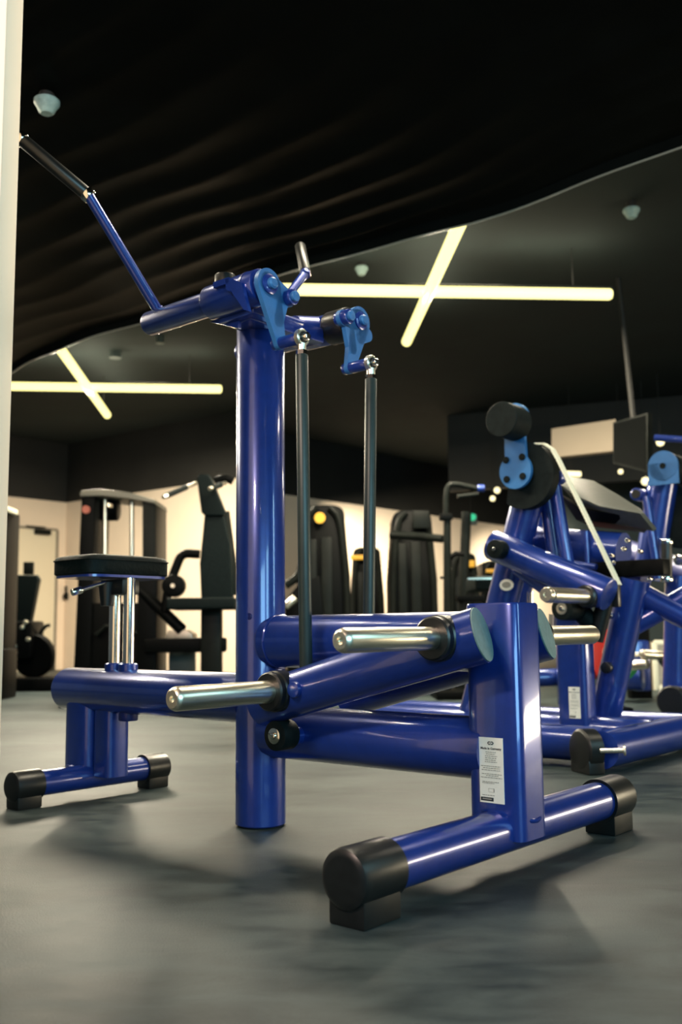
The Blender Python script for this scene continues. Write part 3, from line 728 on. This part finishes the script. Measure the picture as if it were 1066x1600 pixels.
tf.part(MB().pipe([A(612, 836, 8.5), A(655, 838, 8.3), A(692, 842, 8.2)], .035, 14), 'cross_bar', GREYP)
tf.part(MB().cyl(A(688, 903, 8.4), A(700, 902, 8.4), .012, seg=8), 'cable_guide', DARKP)
tower('low black weight tower with yellow stripe between the two push rods', 548, 602, 855, 10.4, badge=(560, 871, .16, .05))
te = tower('low black weight tower with oval yellow badge beside the cable rack', 703, 752, 864, 10.0, badge=(731, 881, .14, .07))
tower('low black weight tower with dull yellow stripe left of the curl machine', 752, 800, 876, 10.6, badge=(768, 892, .12, .04))
# leg part in front of the first tower
q0 = A(460, 1050, 8.2); q0.z = 0
lp = Far('leg_press', 'black machine seat with pale roll, just right of the thick post', 'gym machine', q0)
lp.part(MB().pipe([A(446, 915, 8.2), A(468, 900, 8.2), A(475, 868, 8.2)], .035, 12, .1), 'arm', GREYP)
lp.part(MB().prism([A(445, 950, 8.2), A(452, 930, 8.2), A(472, 905, 8.2), A(500, 900, 8.2), A(510, 1000, 8.2), A(445, 1000, 8.2)], Vc((0, .35, 0)), .02), 'seat_frame', DARKP)
lp.part(MB().cyl(A(446, 948, 8.1), A(462, 934, 8.1), .035, seg=16, bev=.008), 'pale_roll', CHROME)
lp.part(MB().box((q0.x+.1, q0.y+.1, .2), (.3, .5, .4), None, .02), 'base', DARKP)

# seat-post machine behind the blue seat: weight stack tower with guide rods
Yt = 8.4
b0 = A(180, 1000, Yt); b0.z = 0
ta = Far('weight_stack_tower', 'tall open weight tower with curved top and two pale guide rods behind the blue seat', 'gym machine', b0, 'black machines by the left wall')
def side(xa_top, xb_top, xa_bot, xb_bot, ytop):
    return [A(xa_top, ytop, Yt), A(xb_top, ytop, Yt), A(xb_bot, 1075, Yt), A(xa_bot, 1075, Yt)]
ta.part(MB().prism(side(127, 149, 113, 140, 772), Vc((.0, .55, 0)), .02), 'side_shell', DARKP)
ta.part(MB().prism(side(222, 243, 222, 243, 782), Vc((.0, .55, 0)), .02), 'side_shell', GREYP)
tp = [A(124, 771, Yt-.03), A(128, 766, Yt-.03), A(160, 764, Yt-.03), A(205, 770, Yt-.03), A(241, 780, Yt-.03), A(243, 787, Yt-.03), A(200, 778, Yt-.03), A(160, 774, Yt-.03), A(126, 776, Yt-.03)]
ta.part(MB().prism(tp, Vc((0, .6, 0)), .008), 'top_cap', mat('pale_grey_cap', (.16, .15, .12), .5))
for xa in (164, 206):
    ta.part(MB().cyl(A(xa, 774, Yt+.2), A(xa, 1060, Yt+.2), .020, seg=16), 'guide_rod', CHROME)
pu = A(172, 795, Yt+.30); ta.part(MB().cyl(pu-Vc((.10, 0, 0)), pu+Vc((.08, 0, 0)), .11, seg=24, bev=.02), 'pulley_housing', DARKP)
ta.part(MB().box(A(172, 790, Yt+.1), (.025, .1, .03)), 'pulley_pin', CHROME)
ta.part(MB().box(A(184, 1010, Yt+.25), (.56, .40, .75), None, .01), 'weight_stack', DARKP)
ta.part(MB().pipe([A(150, 992, Yt), A(165, 978, Yt), A(200, 984, Yt), A(222, 992, Yt)], .02, 10), 'stack_handle', GREYP)
bg = A(134, 796, Yt-.02); ta.part(MB().cyl(bg, bg+Vc((0, .02, 0)), .035, seg=16), 'round_badge', mat('red_badge', (.45, .12, .08), .5))
# chest machine with tall back pad
Yc = 7.4
b0 = A(330, 1000, Yc); b0.z = 0
tcm = Far('chest_machine', 'black seated press machine with tall back pad and forward handles left of the post', 'gym machine', b0, 'black machines by the left wall')
tcm.part(MB().prism([A(307, 745, Yc), A(313, 740, Yc), A(326, 741, Yc), A(331, 748, Yc), A(352, 800, Yc), A(349, 806, Yc), A(320, 806, Yc), A(314, 800, Yc)], Vc((0, .12, 0)), .02, 3), 'head_pad', LEATHER)
tcm.part(MB().prism([A(319, 806, Yc+.02), A(350, 806, Yc+.02), A(360, 850, Yc+.02), A(364, 939, Yc+.02), A(314, 939, Yc+.02), A(312, 880, Yc+.02)], Vc((0, .12, 0)), .02, 3), 'back_pad', LEATHER)
tcm.part(MB().cyl(A(351, 800, Yc+.2), A(368, 930, Yc+.2), .04, seg=16), 'back_frame', GREYP)
for a, c in (((255, 777, Yc-.35), (306, 755, Yc)), ((328, 764, Yc-.3), (352, 755, Yc))):
    hh = tcm.part(MB().cyl(A(*a), A(*c), .016, seg=14, bev=.003), 'handle', CHROME)
    aa, cc_ = A(*a), A(*c); tcm_g = MB().cyl(aa.lerp(cc_, .1), aa.lerp(cc_, .7), .021, seg=14, bev=.003).build('grip', RUBBER, hh, origin=tcm.loc)
tcm.part(MB().pipe([A(335, 752, Yc+.05), A(352, 746, Yc+.05), A(364, 752, Yc+.05)], .03, 12, .05), 'handle_yoke', DARKP)
tcm.part(MB().pipe([A(312, 866, Yc), A(284, 864, Yc), A(268, 905, Yc), A(262, 925, Yc), A(258, 955, Yc)], .035, 12, .06), 'press_arm', DARKP)
kn = A(270, 915, Yc-.06); kk = tcm.part(MB().cyl(kn, kn+Vc((0, .12, 0)), .085, seg=28, bev=.01), 'cam', DARKP)
MB().cyl(kn-Vc((0, .01, 0)), kn+Vc((0, .005, 0)), .016, seg=14).build('cam_bolt', CHROME, kk, origin=tcm.loc)
tcm.part(MB().cyl(A(210, 912, Yc+.1), A(285, 985, Yc), .045, seg=16, bev=.008), 'link_arm', DARKP)
tcm.part(MB().prism([A(258, 1000, Yc), A(262, 985, Yc), A(290, 984, Yc), A(300, 990, Yc), A(302, 1001, Yc)], Vc((0, .25, 0)), .01), 'foot_plate', ALU)
tcm.part(MB().box(A(320, 944, Yc-.05), (.50, .45, .085), None, .02, 3), 'seat_pad', LEATHER)
tcm.part(MB().box(A(331, 1010, Yc), (.15, .16, .60), None, .02), 'column', GREYP)
tcm.part(MB().box(A(290, 1008, Yc+.05), (.62, .12, .11), None, .02), 'base_beam', DARKP)
tcm.part(MB().box(A(235, 990, Yc+.2), (.15, .3, 1.1), None, .02), 'rear_column', DARKP)
tcm.part(MB().box((b0.x-.1, b0.y+.1, .03), (1.0, .5, .06), None, .01), 'floor_frame', DARKP)
tcm.part(MB().box(A(285, 1040, Yc+.3), (.20, .1, .36), None, .01), 'floor_box', SLATE)
# bench machine far left
Yl = 9.2
b0 = A(45, 1000, Yl); b0.z = 0
tl = Far('seated_machine', 'black seated machine with back pad and round wheel guard beside the white door', 'gym machine', b0, 'black machines by the left wall')
tl.part(MB().prism([A(22, 905, Yl), A(28, 898, Yl), A(56, 898, Yl), A(60, 905, Yl), A(47, 972, Yl), A(20, 972, Yl)], Vc((0, .10, 0)), .02, 3), 'back_pad', LEATHER)
tl.part(MB().box(A(45, 888, Yl+.05), (.095, .05, .12), None, .01), 'head_bracket', GREYP)
wc = A(50, 1025, Yl-.1); wh = tl.part(MB().lathe(wc, wc+Vc((.2, 1, 0)), [(0, .19), (.01, .20), (.07, .20), (.08, .19)], 32), 'wheel_guard', DARKP)
tl.part(MB().pipe([A(58, 998, Yl), A(66, 985, Yl), A(72, 978, Yl), A(78, 977, Yl)], .018, 10), 'side_handle', GREYP)
tl.part(MB().box(A(30, 1000, Yl), (.35, .4, .35), None, .03), 'seat_base', DARKP)
kb_ = MB()
for px, py in ((39, 972), (34, 980), (43, 999), (22, 1020), (22, 1010)):
    q = A(px, py, Yl-.25); kb_.cyl(q, q+Vc((0, .04, 0)), .020, seg=14, bev=.004)
tl.part(kb_, 'bolt_set', CHROME)
tl.part(MB().box((b0.x+.05, b0.y, .06), (.75, .6, .12), None, .02), 'floor_frame', DARKP)
tl.part(MB().box(A(72, 1032, Yl+.1), (.10, .25, .20), None, .01), 'rear_block', DARKP)
Yk = 8.2; b0 = A(10, 1000, Yk); b0.z = 0
tk = Far('narrow_tower', 'tall narrow black tower half hidden by the cream pillar', 'gym machine', b0, 'black machines by the left wall')
hz = A(12, 800, Yk).z
tk.part(MB().box((b0.x-.05, b0.y, hz/2), (.14, .4, hz), None, .02), 'shroud', DARKP)
tk.part(MB().box((b0.x+.0, b0.y-.1, hz), (.10, .3, .05), None, .015), 'top_cap', BELT)
tk.part(MB().box((b0.x, b0.y-.2, .2), (.20, .4, .40), None, .02), 'base', DARKP)
# dumbbell-like foot pad on the floor at the beam's end
fp = A(96, 1078, 7.0); 
simple(MB().cyl(A(88, 1078, 7.0), A(118, 1080, 7.0), .030, seg=20, bev=.008).box(Vc((A(100, 1082, 7.0).x, 7.0, .05)), (.04, .1, .10)), 'foot_roller', DARKP, 'small black roller low on the floor at the left end of the blue beam', 'roller', Vc((fp.x, fp.y, 0)))

# cable rack with curved tube top
Yr = 7.6; b0 = A(705, 1000, Yr); b0.z = 0
cr2 = Far('cable_rack', 'thin black rack with curved overhead arm left of the curl machine', 'gym rack', b0)
cr2.part(MB().pipe([A(697, 812, Yr), A(697, 775, Yr), A(700, 758, Yr), A(712, 756, Yr), A(748, 764, Yr)], .022, 12, .05), 'overhead_arm', GREYP)
cr2.part(MB().cyl(A(746, 763, Yr), A(757, 763, Yr), .030, seg=16, bev=.004), 'arm_tip', BLUE)
cr2.part(MB().box(A(697, 808, Yr), (.10, .10, .05), None, .01), 'clamp', DARKP)
pt_ = A(699, 805, Yr); bt_ = Vc((A(697, 1000, Yr).x, Yr, 0))
cr2.part(MB().cyl(bt_, pt_, .030, seg=14), 'upright', GREYP)
pt_ = A(729, 800, Yr+.2); bt_ = Vc((A(716, 1000, Yr+.2).x, Yr+.2, 0))
cr2.part(MB().cyl(bt_, pt_, .040, seg=14), 'upright', GREYP)
cr2.part(MB().pipe([A(702, 872, Yr), A(712, 865, Yr), A(725, 866, Yr)], .02, 10), 'brace', DARKP)
cr2.part(MB().cyl(A(715, 776, Yr), A(748, 772, Yr), .018, seg=12), 'rear_arm', GREYP)
cr2.part(MB().box((b0.x+.05, b0.y+.1, .03), (.4, .8, .06), None, .01), 'floor_frame', DARKP)
cr2.part(MB().box(A(735, 935, Yr+.2), (.22, .12, .05), None, .01), 'tray', DARKP)
# padded bench behind
Yb = 6.6; b0 = A(772, 1000, Yb); b0.z = 0
bn = Far('flat_bench', 'black padded bench end between cable rack and curl machine', 'bench', b0)
bn.part(MB().box(A(772, 913, Yb), (.32, .5, .09), None, .015, 3), 'seat_pad', LEATHER)
bn.part(MB().box(A(767, 904, Yb-.26), (.30, .01, .012)), 'pad_edge', CHROME)
pz_ = A(772, 925, Yb).z; bn.part(MB().box((b0.x, b0.y, pz_/2), (.07, .07, pz_), None, .005), 'post', DARKP)
bn.part(MB().box((b0.x, b0.y, .02), (.3, .4, .04), None, .005), 'foot', DARKP)
# exit sign
q = A(737, 812, 12.5)
ex = Far('exit_sign', 'small glowing green sign above the cable rack', 'sign', q)
ex.part(MB().box(q, (.14, .06, .14), None, .01), 'housing', SLATE)
ex.part(MB().cyl(q+Vc((.01, -.035, .03)), q+Vc((.01, -.03, .03)), .045, seg=20), 'glowing_face', GREEN)
ex.part(MB().box(q+Vc((0, 0, (3.30-q.z)/2)), (.015, .015, 3.30-q.z)), 'hanger', DARKP)
# wall screen
Yv = 7.6
tvp = [A(958, 660, Yv), A(1012, 645, Yv-.35), A(1012, 738, Yv-.35), A(958, 724, Yv)]
tv = Far('wall_screen', 'black flat screen hung under the ceiling at the right', 'screen', (tvp[0]+tvp[2])/2)
dn = (tvp[1]-tvp[0]).cross(tvp[3]-tvp[0]).normalized(); dn = dn if dn.y > 0 else -dn
tv.part(MB().prism(tvp, dn*.05, .004), 'housing', GREYP)
cen = sum(tvp, Vc())/4
tv.part(MB().prism([cen+(p-cen)*.93-dn*.004 for p in tvp], dn*.006), 'screen', SCREEN)
tv.part(MB().cyl(cen+dn*.06, Vc((cen.x, cen.y+.1, 3.30)), .02, seg=12), 'ceiling_pole', BLKWALL)
# far small lamps on a track
for px, py, Yd, r, lab in ((777, 766, 12.0, .040, 'small round lamp glowing left of the black cam'), (770, 779, 12.0, .035, 'small lamp glowing below the one left of the black cam'), (1009, 752, 10.8, .050, 'blurred round lamp glowing beside the upper right joint'), (970, 737, 10.9, .030, 'tiny lamp glowing just under the black screen'), (1032, 691, 10.5, .045, 'round lamp glowing above the rightmost counterweight')):
    q = A(px, py, Yd); l = Far('spot_lamp', lab, 'lamp', q, 'small far lamps')
    l.part(MB().lathe(q-Vc((0, 0, r)), q+Vc((0, 0, r)), [(0, 0), (r*.3, r*.72), (r, r), (r*1.7, r*.72), (r*2, 0)], 16), 'bulb', DIMLAMP)
    l.part(MB().cyl(q+Vc((0, 0, r)), Vc((q.x, q.y, 3.30)), .005, seg=8), 'cord', BLKWALL)
qa, qb = A(878, 740, 10.9), A(908, 741, 10.9)
l = Far('tube_lamp', 'short glowing tube lamp seen behind the pale strap', 'lamp', (qa+qb)/2)
l.part(MB().cyl(qa, qb, .032, seg=16, bev=.01), 'tube', DIMLAMP)
l.part(MB().cyl((qa+qb)/2, Vc(((qa+qb).x/2, qa.y, 3.30)), .005, seg=8), 'cord', BLKWALL)

# ---------------------------------------------------------------- the crossed tube lights
def cross_light(label, a, b2, c, d):
    ctr = (a+b2)/2
    t = Far('cross_light', label, 'ceiling light', Vc((ctr.x, ctr.y, 3.30)), 'crossed tube lights under the ceiling')
    for p, q in ((a, b2), (c, d)):
        L = (q-p).length; r = .042
        t.part(MB().lathe(p, q, [(0, r*.4), (.006, r*.8), (.02, r), (L-.02, r), (L-.006, r*.8), (L, r*.4)], 20), 'tube', TUBE)
        dd = (q-p).normalized(); sd_ = dd.cross(Vc((0, 0, 1)))
        t.part(MB().box((p+q)/2+Vc((0, 0, .045)), (L, .03, .02), (dd, sd_, Vc((0, 0, 1)))), 'rail', BLKWALL)
        for k in (.12, .88): m_ = p.lerp(q, k); t.part(MB().cyl(m_+Vc((0, 0, .04)), Vc((m_.x, m_.y, 3.30)), .004, seg=6), 'suspension', BLKWALL)
    return t
cross_light('large glowing crossed tube light above the second push rod', Az(437, 452, 2.95), Az(957, 460, 2.95), Az(722, 342, 2.93), Az(635, 535, 2.93))
cross_light('smaller glowing crossed tube light beside the cream pillar', Az(-85, 602, 2.95), Az(347, 608, 2.95), Az(97, 549, 2.93), Az(168, 649, 2.93))
# ceiling detectors
for px, py, z, lab, r in ((73, 166, 2.80, 'pale round ceiling fitting at upper left beside the pillar', .055), (987, 333, 3.22, 'pale round ceiling fitting at the upper right', .055), (565, 423, 3.24, 'small pale round ceiling fitting above the long light tube', .05)):
    q = Az(px, py, z); t = Far('ceiling_detector', lab, 'detector', q, 'round ceiling fittings')
    top_ = 2.86 if z < 2.9 else 3.30
    t.part(MB().lathe(q-Vc((0, 0, .035)), q+Vc((0, 0, 1)), [(0, r*.45), (.008, r*.62), (.03, r*.8), (.045, r), (.06, r), (.065, r*.9)], 28), 'cap', DET)
    t.part(MB().cyl(q+Vc((0, 0, .02)), Vc((q.x, q.y, top_)), r*.6, seg=20), 'base', BLKWALL)
# sprinkler pipe lumps beyond the film
for px, py, lab in ((180, 558, 'small dull ceiling fitting right of the smaller crossed light'), (250, 535, 'tiny dull ceiling fitting above the smaller crossed light')):
    q = Az(px, py, 3.24); t = Far('ceiling_fitting', lab, 'fitting', q)
    t.part(MB().cyl(q-Vc((0, 0, .01)), Vc((q.x, q.y, 3.30)), .06 if px < 200 else .04, seg=20), 'body', SLATE)
